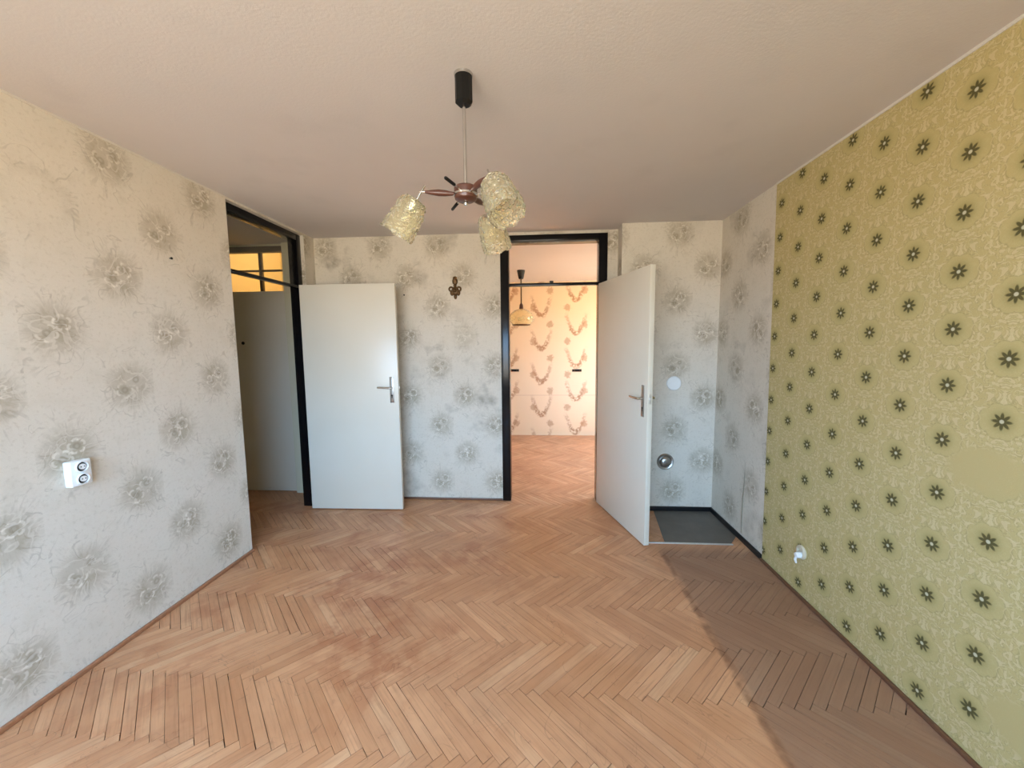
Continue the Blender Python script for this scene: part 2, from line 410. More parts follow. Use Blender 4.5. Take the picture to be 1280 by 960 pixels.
def quad(bm, pts, mi=0):
    f = bm.faces.new([bm.verts.new(p) for p in pts]); f.material_index = mi
g = 0.0025
box(bm, (XR, WY, 0), (XR+WT, D, H))
for f in bm.faces: f.material_index = 0
nf = len(bm.faces)
vs = [bm.verts.new(p) for p in ((XR, WY, 0), (XR, yb, 0), (XR, yt, 2.488), (XR, WY, 2.488), (XR-g, WY, 0), (XR-g, yb, 0), (XR-g, yt, 2.488), (XR-g, WY, 2.488))]
for idx in ((4, 5, 6, 7), (0, 1, 5, 4), (1, 2, 6, 5), (2, 3, 7, 6), (3, 0, 4, 7)):
    f = bm.faces.new([vs[i] for i in idx]); f.material_index = 1
o = obj('wall_right', bm, [MT['rb'], MT['green']]); uv = o.data.uv_layers.new(name='UVMap')
for p in o.data.polygons:
    for li in p.loop_indices:
        co = o.data.vertices[o.data.loops[li].vertex_index].co
        uv.data[li].uv = (co.y - (0 if p.material_index == 1 else 3.12), co.z)
wall_r = tag(o, 'wall papered in green damask with dark star flowers, bouquet paper in the corner', 'wall', 'structure')
def torn(bm):
    n = 14
    for k in range(n):
        z0, z1 = 0.06+0.55*k/n, 0.06+0.55*(k+1)/n
        def prof(z):
            t = (z-0.06)/0.55; wv = 0.016*math.sin(PI*min(1, t*1.1+0.08))+0.003*math.sin(z*40); return wv
        a, b = prof(z0), prof(z1); yc0, yc1 = 2.922+0.004*math.sin(z0*9), 2.922+0.004*math.sin(z1*9)
        quad(bm, ((XR-0.001, yc0, z0), (XR-0.001-a*0.9, yc0-a, z0), (XR-0.001-b*0.9, yc1-b, z1), (XR-0.001, yc1, z1)))
        quad(bm, ((XR-0.003, yc0+0.001, z0), (XR-0.003-a*0.9, yc0-a+0.001, z0), (XR-0.003-b*0.9, yc1-b+0.001, z1), (XR-0.003, yc1+0.001, z1)))
bm = bmesh.new(); torn(bm); t_ = obj('torn_wallpaper_edge', bm, MT['paper'], wall_r)
fw = [((XL-WT, WY-WT, 0), (WX0, WY, H)), ((WX1, WY-WT, 0), (XR+WT, WY, H)), ((WX0, WY-WT, 0), (WX1, WY, WZ0)), ((WX0, WY-WT, WZ1), (WX1, WY, H))]
boxes_wall('wall_front', fw, MT['left'], 'bouquet wallpapered window wall behind the camera', 0)
for nm, a, b in (('trim_3', (XR-0.007, WY, 2.488), (XR, yt, H)), ('trim_4', (XL, WY, 2.492), (XL+0.005, YL, H))):
    slab(nm, a, b, MT['plaster'], 'thin pale plaster edge between ceiling and ' + ('green' if nm == 'trim_3' else 'cream') + ' wallpaper', 'trim')
slab('ceiling', (XL-WT, WY-WT, H), (XR+WT, DB, H+0.1), MT['ceil'], 'off white plaster ceiling with the three-armed lamp hanging from it', 'ceiling')
# far room
boxes_wall('wall_far', [((-1.62, FAR, 0), (FX+0.1, FAR+0.1, H))], MT['far'], 'warm cream wall with brown sprig wallpaper in the next room')
boxes_wall('wall_far_left', [((-1.72, DB, 0), (-1.62, FAR+0.1, H))], MT['far'], 'sprig wallpapered side wall opposite the next room window')
boxes_wall('wall_far_right', [((FX, DB, 0), (FX+0.1, FY0, H)), ((FX, FY1, 0), (FX+0.1, FAR, H)), ((FX, FY0, 0), (FX+0.1, FY1, FZ0)), ((FX, FY0, FZ1), (FX+0.1, FY1, H))], MT['far'], 'sprig wallpapered side wall with the window of the next room')
boxes_wall('wall_far_front', [((-1.62, DB, 0), (D2L, DB+0.02, H)), ((D2R, DB, 0), (FX, DB+0.02, H)), ((D2L, DB, D2T), (D2R, DB+0.02, H))], MT['far'], 'back side of the door wall in the next room')
slab('ceiling_far', (-1.72, DB, H), (FX+0.1, FAR+0.1, H+0.1), MT['ceil'], 'plaster ceiling of the next room with the amber pendant', 'ceiling')
# hall and stairwell
HX = -3.50
EX0, EX1, TZ0, TZ1 = -3.36, -2.485, 2.045, 2.445     # entrance door and its transom light
boxes_wall('wall_hall_far', [((HX, HALLY, TZ0), (EX0, HALLY+0.10, H)), ((EX1, HALLY, 0), (-1.72, HALLY+0.10, H)), ((EX0, HALLY, TZ1), (EX1, HALLY+0.10, H)), ((HX, HALLY, 0), (EX0, HALLY+0.10, TZ0)),
                             ((EX1, DB, 0), (-1.72, HALLY, H))], MT['cream'], 'cream hall wall around the entrance door and its glazed transom')
boxes_wall('wall_hall_left', [((HX-0.1, 1.7, 0), (HX, HALLY+0.1, H))], MT['cream'], 'plain cream side wall of the hall')
boxes_wall('wall_hall_near', [((HX, 1.6, 0), (XL-WT, 1.7, H))], MT['cream'], 'plain cream end wall of the hall')
slab('ceiling_hall', (HX-0.1, 1.6, H), (XL-WT, DB, H+0.1), MT['ceil'], 'plaster ceiling of the dim hall', 'ceiling')
slab('trim_5', (HX-0.1, DB, H), (-1.72, HALLY+0.1, H+0.1), MT['ceil'], 'plaster lintel over the glazed transom in the hall', 'trim')
boxes_wall('wall_stairwell', [((HX, 5.2, 0), (-1.72, 5.3, 3.2)), ((HX-0.1, HALLY+0.1, 0), (HX, 5.3, 3.2)), ((-1.90, HALLY+0.1, 0), (-1.72, 5.2, 3.2)), ((HX, HALLY+0.1, 3.1), (-1.90, 5.2, 3.2)), ((HX, HALLY+0.1, H), (-1.90, HALLY+0.2, 3.1)), ((HX-0.1, HALLY, H+0.1), (-1.72, HALLY+0.1, 3.2))],
           MT['yellow'], 'warm lit stairwell plaster seen through the transom')
slab('floor_stairwell', (HX-0.1, HALLY+0.1, -0.06), (-1.80, 5.3, 0), MT['plaster'], 'plain stairwell floor behind the entrance door', 'floor')

# ------------------------------------------------------------------ parquet
L, W = 0.402, 0.0429; q2 = math.sqrt(2); Y0 = 1.521; TH = 0.012
def clip(poly, rect):
    x0, x1, y0, y1 = rect
    for ax, val, sgn in ((0, x0, 1), (0, x1, -1), (1, y0, 1), (1, y1, -1)):
        out = []
        for i in range(len(poly)):
            a, b = poly[i], poly[(i+1) % len(poly)]; da, db = (a[ax]-val)*sgn, (b[ax]-val)*sgn
            if da >= 0: out.append(a)
            if (da >= 0) != (db >= 0):
                t = da/(da-db); out.append(tuple(a[k]+(b[k]-a[k])*t for k in range(4)))
        poly = out
        if len(poly) < 3: return None
    return poly
def planks(rect):
    """herringbone boards (rows along X) as polygons (x, y, u, v) clipped to rect"""
    x0, x1, y0, y1 = rect; out = []
    rows = range(int((y0-Y0)/(L*q2))-3, int((y1-Y0)/(L*q2))+4)
    for j in rows:
        kc = (x0*q2 - 0)/(2*W)
        for k in range(int(kc)-14, int((x1*q2)/(2*W))+14):
            for d in (0, 1):
                p0, q0 = (k*W - j*L, k*W + j*L)
                if d == 0: a, b, c_, e = p0, p0+L, q0, q0+W
                else: a, b, c_, e = p0+L, p0+L+W, q0+W-L, q0+W
                gp = random.uniform(0.0003, 0.0008) if random.random() < 0.7 else random.uniform(0.0009, 0.0019); gl = random.uniform(0.0003, 0.0024)
                if d == 0: a += gl; b -= gl; c_ += gp; e -= gp
                else: a += gp; b -= gp; c_ += gl; e -= gl
                pts = []
                for (pp, qq) in ((a, c_), (b, c_), (b, e), (a, e)):
                    uvv = (pp-a, qq-c_) if d == 0 else (qq-c_, pp-a)
                    pts.append(((pp+qq)/q2, (qq-pp)/q2+Y0, uvv[0], uvv[1]))
                pl = clip(pts, rect)
                if not pl: continue
                area = abs(sum(pl[i][0]*pl[(i+1) % len(pl)][1]-pl[(i+1) % len(pl)][0]*pl[i][1] for i in range(len(pl))))/2
                if area > 0.00001: out.append((pl, d, len(pl) == 4 and area > 0.95*L*W))
    return out
def add_plank(bm, lay, pl, cx=0, cyy=0, dz=0.0):
    n = len(pl); top = [bm.verts.new((p[0]-cx, p[1]-cyy, dz)) for p in pl]; bot = [bm.verts.new((p[0]-cx, p[1]-cyy, -TH)) for p in pl]
    f = bm.faces.new(top)
    if f.normal.z < 0: pass
    for lp, p in zip(f.loops, pl): lp[lay].uv = (p[2], p[3])
    for i in range(n):
        j = (i+1) % n; s_ = bm.faces.new((top[j], top[i], bot[i], bot[j]))
        for lp, p in zip(s_.loops, (pl[j], pl[i], pl[i], pl[j])): lp[lay].uv = (p[2], p[3])
def screen(x, y):
    v = Vector((x, y, -CAMH)); d = v.dot(FW)
    return (None if d < 0.1 else (640+F*v.dot(RT)/d, 480-F*v.dot(UP)/d, d))
def make_floor(name, rect, label, singles):
    bm = bmesh.new(); box(bm, (rect[0], rect[2], -0.06), (rect[1], rect[3], -TH))
    if name == 'floor': box(bm, (XL-WT, WY, -0.06), (XL, 1.6, -TH))
    fl = tag(obj(name, bm, MT['sub']), label, 'floor', 'structure')
    ps = planks(rect); ranked = []
    for i, (pl, d, full) in enumerate(ps):
        cx = sum(p[0] for p in pl)/len(pl); cyy = sum(p[1] for p in pl)/len(pl); s_ = screen(cx, cyy)
        if s_ and -20 < s_[0] < 1300 and s_[1] < 985: ranked.append((-(len(pl) >= 4)/s_[2]**2, i))
    single = {i for _, i in sorted(ranked)[:singles]}; shared = {}
    bm = bmesh.new(); lay = bm.loops.layers.uv.new('UVMap')
    for i, (pl, d, full) in enumerate(ps):
        dz = random.uniform(-0.0006, 0.0)
        if i not in single: add_plank(bm, lay, pl, 0, 0, dz); continue
        cx = sum(p[0] for p in pl)/len(pl); cyy = sum(p[1] for p in pl)/len(pl); key = (d, random.randrange(4))
        if full and key in shared: me = shared[key]
        else:
            b2 = bmesh.new(); l2 = b2.loops.layers.uv.new('UVMap'); add_plank(b2, l2, pl, cx, cyy, 0.0)
            bmesh.ops.recalc_face_normals(b2, faces=b2.faces[:])
            me = bpy.data.meshes.new('plank'); b2.to_mesh(me); b2.free(); me.materials.append(MT['parquet'])
            if me.polygons[0].normal.z < 0: me.flip_normals()
            if full: shared[key] = me
        o = bpy.data.objects.new('plank', me); COL.objects.link(o); o.parent = fl; o.location = (cx, cyy, dz)
    bmesh.ops.recalc_face_normals(bm, faces=bm.faces[:])
    me = bpy.data.meshes.new('planks_beyond'); bm.to_mesh(me); bm.free(); me.materials.append(MT['parquet'])
    o = bpy.data.objects.new('planks_beyond', me); COL.objects.link(o); o.parent = fl; o['kind'] = 'stuff'
    return fl
make_floor('floor', (XL, XR, WY, DB), 'worn herringbone oak parquet floor of the empty room', 290)
make_floor('floor_far', (-1.62, FX, DB, FAR), 'sunlit herringbone oak parquet floor of the next room', 0)
make_floor('floor_hall', (HX, XL, 1.7, HALLY+0.05), 'dim herringbone parquet floor of the hall', 0)

# ------------------------------------------------------------------ baseboards
def base_strip(name, a, b, mat, label, bev=0.004):
    bm = bmesh.new(); bevbox(bm, a, b, bev); return tag(obj(name, bm, mat, smooth=30), label, 'baseboard', 'structure')
base_strip('baseboard_left', (XL, WY, 0), (XL+0.016, YL, 0.022), MT['trimwood'], 'narrow oak baseboard strip along the cream bouquet wall')
base_strip('baseboard_back', (XL, D-0.014, 0), (D2L-0.002, D, 0.020), MT['darkwood'], 'narrow dark oak strip under the wall between the doors')
base_strip('baseboard_right', (XR-0.018, WY, 0), (XR-0.003, yb, 0.020), MT['darkwood'], 'narrow dark oak baseboard strip under the green wallpaper')
base_strip('baseboard_chimney', (0.706, D2-0.012, 0), (XR-0.012, D2, 0.042), MT['blackbase'], 'black painted baseboard at the foot of the chimney breast')
base_strip('baseboard_corner', (XR-0.012, yb+0.002, 0), (XR, D2, 0.042), MT['blackbase'], 'black painted baseboard beside the grey stove plate')

# ------------------------------------------------------------------ black door frames
def door_frame(name, label, loc, parts, pane):
    t = thing(name, label, 'door frame', loc, 'structure')
    for nm, a, b in parts: part(nm, MT['black'], t, lambda bm: bevbox(bm, a, b, 0.003), 30)
    part('glass_pane', MT['glass'], t, lambda bm: box(bm, *pane))
    return t
trim2 = door_frame('trim_2', 'black door frame with transom light leading to the sunlit next room', ((D2L+D2R)/2, D, 0), [
    ('post', (D2L, D-0.012, 0), (D2L+0.078, DB+0.03, D2T)), ('post', (D2R-0.074, D-0.012, 0), (D2R, DB+0.03, D2T)),
    ('head', (D2L+0.078, D-0.012, D2T-0.056), (D2R-0.074, DB+0.03, D2T)), ('transom_bar', (D2L+0.078, D+0.005, 2.024), (D2R-0.074, D+0.055, 2.050))],
    ((D2L+0.078, D+0.03, 2.050), (D2R-0.074, D+0.034, D2T-0.056)))
part('latch', MT['blackpl'], trim2, lambda bm: bevbox(bm, (0.10, D-0.002, 2.046), (0.135, D+0.03, 2.066), 0.003), 30)
part('lock_strike', MT['steel'], trim2, lambda bm: bevbox(bm, (D2L+0.078, D+0.004, 1.00), (D2L+0.0795, D+0.026, 1.17), 0.0005), 30)
FXA, FXB = XL-0.115, XL-0.032
door_frame('trim_1', 'black door frame with transom light leading to the dim hall', (XL-0.07, FR0, 0), [
    ('post', (FXA, YL+0.002, 0), (FXB, YL+0.036, 2.482)), ('post', (FXA, FR0, 0), (FXB, FR1-0.001, 2.482)),
    ('head', (FXA, YL+0.036, 2.428), (FXB, FR0, 2.482)), ('transom_bar', (FXB-0.045, YL+0.036, 2.012), (FXB-0.002, FR0, 2.036))],
    ((FXB-0.026, YL+0.036, 2.036), (FXB-0.022, FR0, 2.428)))

# ------------------------------------------------------------------ door leaves
def door_leaf(name, label, hinge, free, height, side, zc, thick=0.040, z0=0.008):
    """leaf built in local space: x along the leaf from the hinge, y the thickness (towards -y the face seen), rotated about the hinge"""
    h_, f_ = Vector((*hinge, 0)), Vector((*free, 0)); d = f_-h_; wd = d.length; ang = math.atan2(d.y, d.x)
    t = thing(name, label, 'door', (hinge[0], hinge[1], 0), 'structure'); t.rotation_euler = (0, 0, ang)
    def lp(nm, mat, fn, par=t, sm=35):
        bm = bmesh.new(); fn(bm); o = obj(nm, bm, mat, None, sm); o.parent = par; return o
    y0, y1 = (-thick/2, thick/2)
    lp('leaf', MT['door'], lambda bm: bevbox(bm, (0, y0, z0), (wd, y1, height), 0.002))
    for s_ in (-1, 1):
        yf = s_*thick/2; X = wd-0.058
        pl = lp('lock_plate', MT['steel'], lambda bm: bevbox(bm, (X-0.018, min(yf, yf+s_*0.005), zc-0.135), (X+0.018, max(yf, yf+s_*0.005), zc+0.095), 0.002))
        def lever(bm):
            ax = Vector((0, s_, 0))
            lathe(bm, ((0.010, 0.0), (0.010, 0.030), (0.009, 0.040)), frame_m((X, yf+s_*0.004, zc), ax), 16)
            tube(bm, [(X+0.004, yf+s_*0.044, zc), (X-0.02, yf+s_*0.046, zc), (X-0.07, yf+s_*0.046, zc+0.002), (X-0.115, yf+s_*0.044, zc+0.004)], [0.010, 0.010, 0.0085, 0.0075], 12)
        lp('lever_handle', MT['chrome'], lever, pl)
        lp('keyhole', MT['dark'], lambda bm: (lathe(bm, ((0.008, 0), (0.008, 0.0015)), frame_m((X, yf+s_*0.0046, zc-0.070), (0, s_, 0)), 16), box(bm, (X-0.0035, min(yf+s_*0.0046, yf+s_*0.006), zc-0.093), (X+0.0035, max(yf+s_*0.0046, yf+s_*0.006), zc-0.070))), pl)
        for zz in (zc+0.083, zc-0.122): lp('screw', MT['chrome'], lambda bm: lathe(bm, ((0.005, 0), (0.004, 0.0018)), frame_m((X, yf+s_*0.0046, zz), (0, s_, 0)), 12), pl)
    lp('latch_bolt', MT['alu'], lambda bm: (bevbox(bm, (wd-0.001, -0.009, zc-0.035), (wd+0.0015, 0.009, zc+0.035), 0.0005), bevbox(bm, (wd, -0.006, zc-0.012), (wd+0.008, 0.006, zc+0.008), 0.002)))
    for zz in (0.25, 1.0, 1.78): lp('hinge', MT['steel'], lambda bm: lathe(bm, ((0.0, -0.05), (0.007, -0.045), (0.007, 0.045), (0.0, 0.05)), frame_m((-0.004, side*thick*0.55, zz), (0, 0, 1)), 12))
    return t
door_leaf('door_1', 'cream flush door folded back against the sooty bouquet wall', (-2.090, 3.352), (-1.240, 3.366), 2.030, 1, 1.125)
door_leaf('door_2', 'cream flush door standing open in front of the chimney breast', (0.556, 3.606), (0.787, 2.800), 2.030, 1, 1.095)

# entrance door in the hall
t = thing('door_3', 'closed pale flush entrance door with a peephole under the glazed transom', 'door', ((EX0+EX1)/2, HALLY, 0), 'structure')
part('leaf', MT['door'], t, lambda bm: bevbox(bm, (EX0+0.002, HALLY-0.012, 0.006), (EX1-0.002, HALLY+0.030, TZ0), 0.003), 30)
part('peephole', MT['dark'], t, lambda bm: lathe(bm, ((0.016, 0), (0.016, 0.006), (0.010, 0.010), (0.0, 0.009)), frame_m((-2.972, HALLY-0.0115, 1.536), (0, -1, 0)), 18), 40)
t = thing('window_1', 'glazed four-pane transom over the entrance door, warm light behind it', 'window', ((EX0+EX1)/2, HALLY, TZ0), 'structure')
part('frame_head', MT['brown'], t, lambda bm: bevbox(bm, (EX0, HALLY-0.008, TZ1-0.02), (EX1, HALLY+0.05, TZ1+0.035), 0.003), 30)
mxv = -2.752
part('mullion', MT['brown'], t, lambda bm: bevbox(bm, (mxv-0.014, HALLY+0.005, TZ0+0.001), (mxv+0.014, HALLY+0.04, TZ1-0.02), 0.003), 30)
part('glazing_bar', MT['brown'], t, lambda bm: bevbox(bm, (EX0, HALLY+0.008, 2.240), (EX1, HALLY+0.037, 2.258), 0.003), 30)
for x0, x1 in ((EX0, mxv-0.014), (mxv+0.014, EX1)):
    for z0, z1 in ((TZ0+0.001, 2.240), (2.258, TZ1-0.02)): part('pane', MT['frost'], t, lambda bm: box(bm, (x0, HALLY+0.020, z0), (x1, HALLY+0.024, z1)))
# windows behind the camera and in the far room
def window(name, label, o0, o1, axis, mat, gl='glass'):
    """o0/o1: opposite corners of the opening (box through the wall)"""
    c = [(a+b)/2 for a, b in zip(o0, o1)]; t = thing(name, label, 'window', (c[0], c[1], o0[2]), 'structure')
    ax = axis; d0, d1 = c[1-ax]-0.03, c[1-ax]+0.03
    def bar(nm, u0, u1, z0, z1):
        a, b = [0, 0, z0], [0, 0, z1]; a[ax], b[ax], a[1-ax], b[1-ax] = u0, u1, d0, d1
        part(nm, mat, t, lambda bm: bevbox(bm, a, b, 0.004), 30)
    u0, u1 = o0[ax], o1[ax]; z0, z1 = o0[2], o1[2]; k = 0.05; m_ = (u0+u1)/2
    bar('frame_sill', u0, u1, z0, z0+k); bar('frame_head', u0, u1, z1-k, z1); bar('frame_side', u0, u0+k, z0+k, z1-k); bar('frame_side', u1-k, u1, z0+k, z1-k); bar('mullion', m_-k/2, m_+k/2, z0+k, z1-k)
    for p0, p1 in ((u0+k, m_-k/2), (m_+k/2, u1-k)):
        a, b = [0, 0, z0+k], [0, 0, z1-k]; a[ax], b[ax], a[1-ax], b[1-ax] = p0, p1, c[1-ax]-0.002, c[1-ax]+0.002
        part('pane', MT[gl], t, lambda bm: box(bm, a, b))
window('window_2', 'white framed double window in the wall behind the camera', (WX0, WY-WT, WZ0), (WX1, WY, WZ1), 0, MT['winwhite'])
window('window_3', 'white framed double window lighting the next room', (FX, FY0, FZ0), (FX+0.1, FY1, FZ1), 1, MT['winwhite'])

# ------------------------------------------------------------------ ceiling lamp
CX, CY, HZ = -0.280, 1.556, 2.070
t = thing('ceiling_lamp', 'three-armed walnut and chrome ceiling lamp with bubble glass shades', 'lamp', (CX, CY, H))
part('ceiling_ring', MT['chrome'], t, lambda bm: lathe(bm, ((0.034, H-0.010), (0.036, H)), Matrix.Translation((CX, CY, 0)), 24), 40)
part('canopy', MT['blackpl'], t, lambda bm: lathe(bm, ((0.0, H-0.112), (0.022, H-0.110), (0.033, H-0.100), (0.033, H-0.010), (0.0, H-0.010)), Matrix.Translation((CX, CY, 0)), 8), 25)
part('rod', MT['chrome'], t, lambda bm: lathe(bm, ((0.0065, HZ+0.02), (0.0065, H-0.105)), Matrix.Translation((CX, CY, 0)), 14), 40)
hub = part('hub', MT['wood'], t, lambda bm: lathe(bm, ((0.0, HZ-0.030), (0.030, HZ-0.030), (0.042, HZ-0.022), (0.045, HZ-0.010), (0.045, HZ+0.018), (0.040, HZ+0.024), (0.0, HZ+0.024)), Matrix.Translation((CX, CY, 0)), 32), 35)
part('chrome_band', MT['chrome'], hub, lambda bm: lathe(bm, ((0.0445, HZ-0.012), (0.0475, HZ-0.010), (0.0475, HZ-0.003), (0.0445, HZ-0.001)), Matrix.Translation((CX, CY, 0)), 32, False), 40)
part('end_knob', MT['chrome'], hub, lambda bm: lathe(bm, ((0.0, HZ-0.046), (0.008, HZ-0.043), (0.010, HZ-0.036), (0.007, HZ-0.029)), Matrix.Translation((CX, CY, 0)), 18), 40)
def shade_mesh(bm, m, ln, r0, r1, seed):
    nt_, nh = 116, 54; off = Vector((seed*3.1, seed*1.7, seed*0.9)); outer, inner = [], []
    for k in range(nh+1):
        s_ = k/nh; ro, ri = [], []
        for i in range(nt_):
            a = 2*PI*i/nt_; base = r0+(r1-r0)*s_**0.8 - 0.012*max(0, 1-s_*5)**2
            p = Vector((math.cos(a)*base, math.sin(a)*base, -s_*ln))
            dd = mnoise.voronoi((p+off)*80)[0][0]; bmp = 0.0085*max(0.0, 1-(dd*1.6)**2)
            ragged = 0.010*(mnoise.noise((p+off)*40)) if k == nh else 0
            ro.append(bm.verts.new(m @ Vector((math.cos(a)*(base+bmp), math.sin(a)*(base+bmp), -s_*ln+ragged))))
            ri.append(bm.verts.new(m @ Vector((math.cos(a)*(base-0.004), math.sin(a)*(base-0.004), -s_*ln+ragged))))
        outer.append(ro); inner.append(ri)
    for k in range(nh):
        for i in range(nt_):
            j = (i+1) % nt_
            bm.faces.new((outer[k][i], outer[k][j], outer[k+1][j], outer[k+1][i])); bm.faces.new((inner[k][j], inner[k][i], inner[k+1][i], inner[k+1][j]))
    for i in range(nt_):
        j = (i+1) % nt_
        bm.faces.new((outer[0][j], outer[0][i], inner[0][i], inner[0][j])); bm.faces.new((outer[nh][i], outer[nh][j], inner[nh][j], inner[nh][i]))
C0 = Vector((CX, CY, 0))
for k, ang in enumerate((183, -50, 70)):
    a = math.radians(ang); dr = Vector((math.cos(a), math.sin(a), 0)); up = Vector((0, 0, 1))
    P = lambda rr, zz: C0 + dr*rr + up*zz
    arm = part('arm', MT['wood'], t, lambda bm: tube(bm, [P(0.044, HZ), P(0.055, HZ), P(0.080, HZ+0.002), P(0.105, HZ+0.004), P(0.135, HZ+0.006), P(0.158, HZ+0.008)], [0.006, 0.008, 0.0115, 0.0125, 0.009, 0.005], 14), 40)
    part('arm_tip', MT['chrome'], arm, lambda bm: tube(bm, [P(0.155, HZ+0.008), P(0.178, HZ+0.009)], 0.004, 10), 40)
    tilt = math.radians(33); axis = (dr*math.sin(tilt) - up*math.cos(tilt)).normalized(); tip = P(0.172, HZ+0.010)
    part('shade_stem', MT['chrome'], arm, lambda bm: tube(bm, [tip-axis*0.026, tip, tip+axis*0.052], [0.0035, 0.0045, 0.0045], 10), 40)
    top = tip+axis*0.040; m = frame_m(top, -axis)
    sh = part('lamp_shade', MT['bubble'], t, lambda bm: shade_mesh(bm, m, 0.150, 0.047, 0.062, k+1), 60)
    part('lamp_socket', MT['chrome'], sh, lambda bm: lathe(bm, ((0.008, 0.006), (0.024, 0.0), (0.026, -0.020), (0.022, -0.045), (0.017, -0.048)), m, 22), 40)
    part('light_bulb', MT['bulb'], sh, lambda bm: lathe(bm, ((0.013, -0.046), (0.015, -0.056), (0.021, -0.075), (0.022, -0.090), (0.015, -0.104), (0.0, -0.109)), m, 18), 60)
for ang, sl in ((-107, 0.155), (118, 0.195), (10, 0.155)):
    a = math.radians(ang); dr = Vector((math.cos(a), math.sin(a), 0)); P = lambda rr, zz: C0 + dr*rr + Vector((0, 0, zz))
    sp_ = part('spoke', MT['chrome'], t, lambda bm: tube(bm, [P(0.044, HZ), P(sl*0.6, HZ)], 0.0032, 10), 40)
    part('spoke_tip', MT['blackpl'], sp_, lambda bm: tube(bm, [P(sl*0.56, HZ), P(sl*0.58, HZ), P(sl-0.004, HZ), P(sl, HZ)], [0.003, 0.0062, 0.0062, 0.004], 10), 40)

# ------------------------------------------------------------------ pendant in the far room
PX, PY = -0.236, 5.394
t = thing('pendant_lamp', 'amber glass pendant lamp hanging in the sunlit next room', 'lamp', (PX, PY, H)); mP = Matrix.Translation((PX, PY, 0))
part('canopy', MT['blackpl'], t, lambda bm: lathe(bm, ((0.028, 2.385), (0.034, 2.392), (0.056, H-0.004), (0.056, H)), mP, 20), 40)
part('rod', MT['brass'], t, lambda bm: lathe(bm, ((0.009, 2.04), (0.009, 2.388)), mP, 12), 40)
part('holder', MT['wood'], t, lambda bm: lathe(bm, ((0.014, 1.975), (0.030, 1.985), (0.024, 2.040), (0.010, 2.062)), mP, 18), 40)
sh = part('lamp_shade', MT['amber'], t, lambda bm: lathe(bm, ((0.035, 1.985), (0.090, 1.965), (0.145, 1.925), (0.165, 1.870), (0.160, 1.820), (0.120, 1.770), (0.114, 1.773), (0.152, 1.822), (0.157, 1.870), (0.138, 1.920), (0.086, 1.958), (0.035, 1.978)), mP, 36, False), 40)
part('rim', MT['brass'], sh, lambda bm: torus(bm, Matrix.Translation((PX, PY, 1.770)), 0.118, 0.007, 32), 60)
for i in range(8):
    a = 2*PI*i/8+0.2
    part('glass_boss', MT['amber'], sh, lambda bm: lathe(bm, ((0.026, -0.004), (0.022, 0.008), (0.010, 0.014), (0.0, 0.015)), frame_m((PX+0.163*math.cos(a), PY+0.163*math.sin(a), 1.858), (math.cos(a), math.sin(a), 0)), 14), 60)
for (hx, hz) in ((-0.400, 1.082), (0.618, 1.076)):
    hk = thing('wall_hook', ('small dark wall hook on the sprig wallpaper nearest the black door post' if hx < 0 else 'small dark wall hook on the sprig wallpaper nearest the open door edge'), 'hook', (hx, FAR, hz), group='hooks in the next room')
    part('backplate', MT['blackpl'], hk, lambda bm: bevbox(bm, (hx-0.075, FAR-0.008, hz-0.020), (hx+0.075, FAR, hz+0.020), 0.002), 30)
    for dx in (-0.045, 0.045): part('peg', MT['brass'], hk, lambda bm: tube(bm, [(hx+dx, FAR-0.006, hz), (hx+dx, FAR-0.035, hz-0.006), (hx+dx, FAR-0.050, hz+0.012)], 0.006, 10), 40)

# ------------------------------------------------------------------ chimney: flue covers, stove plate
t = thing('flue_cover', 'white round flue cover on the chimney breast', 'flue cover', (1.166, D2, 1.146))
part('disc', MT['white'], t, lambda bm: lathe(bm, ((0.060, 0.0), (0.062, 0.006), (0.058, 0.012), (0.040, 0.015), (0.0, 0.016)), frame_m((1.166, D2, 1.146), (0, -1, 0)), 40), 40)
part('rim', MT['white'], t, lambda bm: torus(bm, frame_m((1.166, D2-0.011, 1.146), (0, -1, 0)), 0.055, 0.0035, 40), 60)
t = thing('flue_cover', 'dull metal round flue cover low on the chimney breast', 'flue cover', (1.113, D2, 0.449))
part('rim', MT['steel'], t, lambda bm: lathe(bm, ((0.072, 0.0), (0.073, 0.006), (0.066, 0.013), (0.052, 0.010), (0.048, 0.006)), frame_m((1.113, D2, 0.449), (0, -1, 0)), 40), 40)
part('dome', MT['steel'], t, lambda bm: lathe(bm, ((0.050, 0.004), (0.046, 0.018), (0.034, 0.027), (0.018, 0.031), (0.0, 0.032)), frame_m((1.113, D2, 0.449), (0, -1, 0)), 40), 60)
part('grip', MT['steel'], t, lambda bm: tube(bm, [(1.098, D2-0.028, 0.449), (1.098, D2-0.040, 0.449), (1.128, D2-0.040, 0.449), (1.128, D2-0.028, 0.449)], 0.0035, 8), 60)
bm = bmesh.new(); pts = ((0.94, 2.866), (1.42, 2.866), (XR-0.014, 2.98), (XR-0.014, D2-0.014), (1.02, D2-0.014))
tp = [bm.verts.new((x, y, 0.004)) for x, y in pts]; bt = [bm.verts.new((x, y, 0.0)) for x, y in pts]
bm.faces.new(tp); bm.faces.new(list(reversed(bt)))
for i in range(5): bm.faces.new((tp[i], bt[i], bt[(i+1) % 5], tp[(i+1) % 5]))
tag(obj('stove_plate', bm, MT['plate'], at=(1.22, 3.15, 0)), 'soot grey sheet metal stove plate on the floor before the chimney', 'floor plate')
bm = bmesh.new(); bevbox(bm, (0.80, 2.846, 0.0), (1.43, 2.864, 0.006), 0.002)
tag(obj('edge_strip', bm, MT['alu'], smooth=30, at=(1.115, 2.855, 0)), 'pale thin edging strip along the front of the stove plate', 'edging strip')

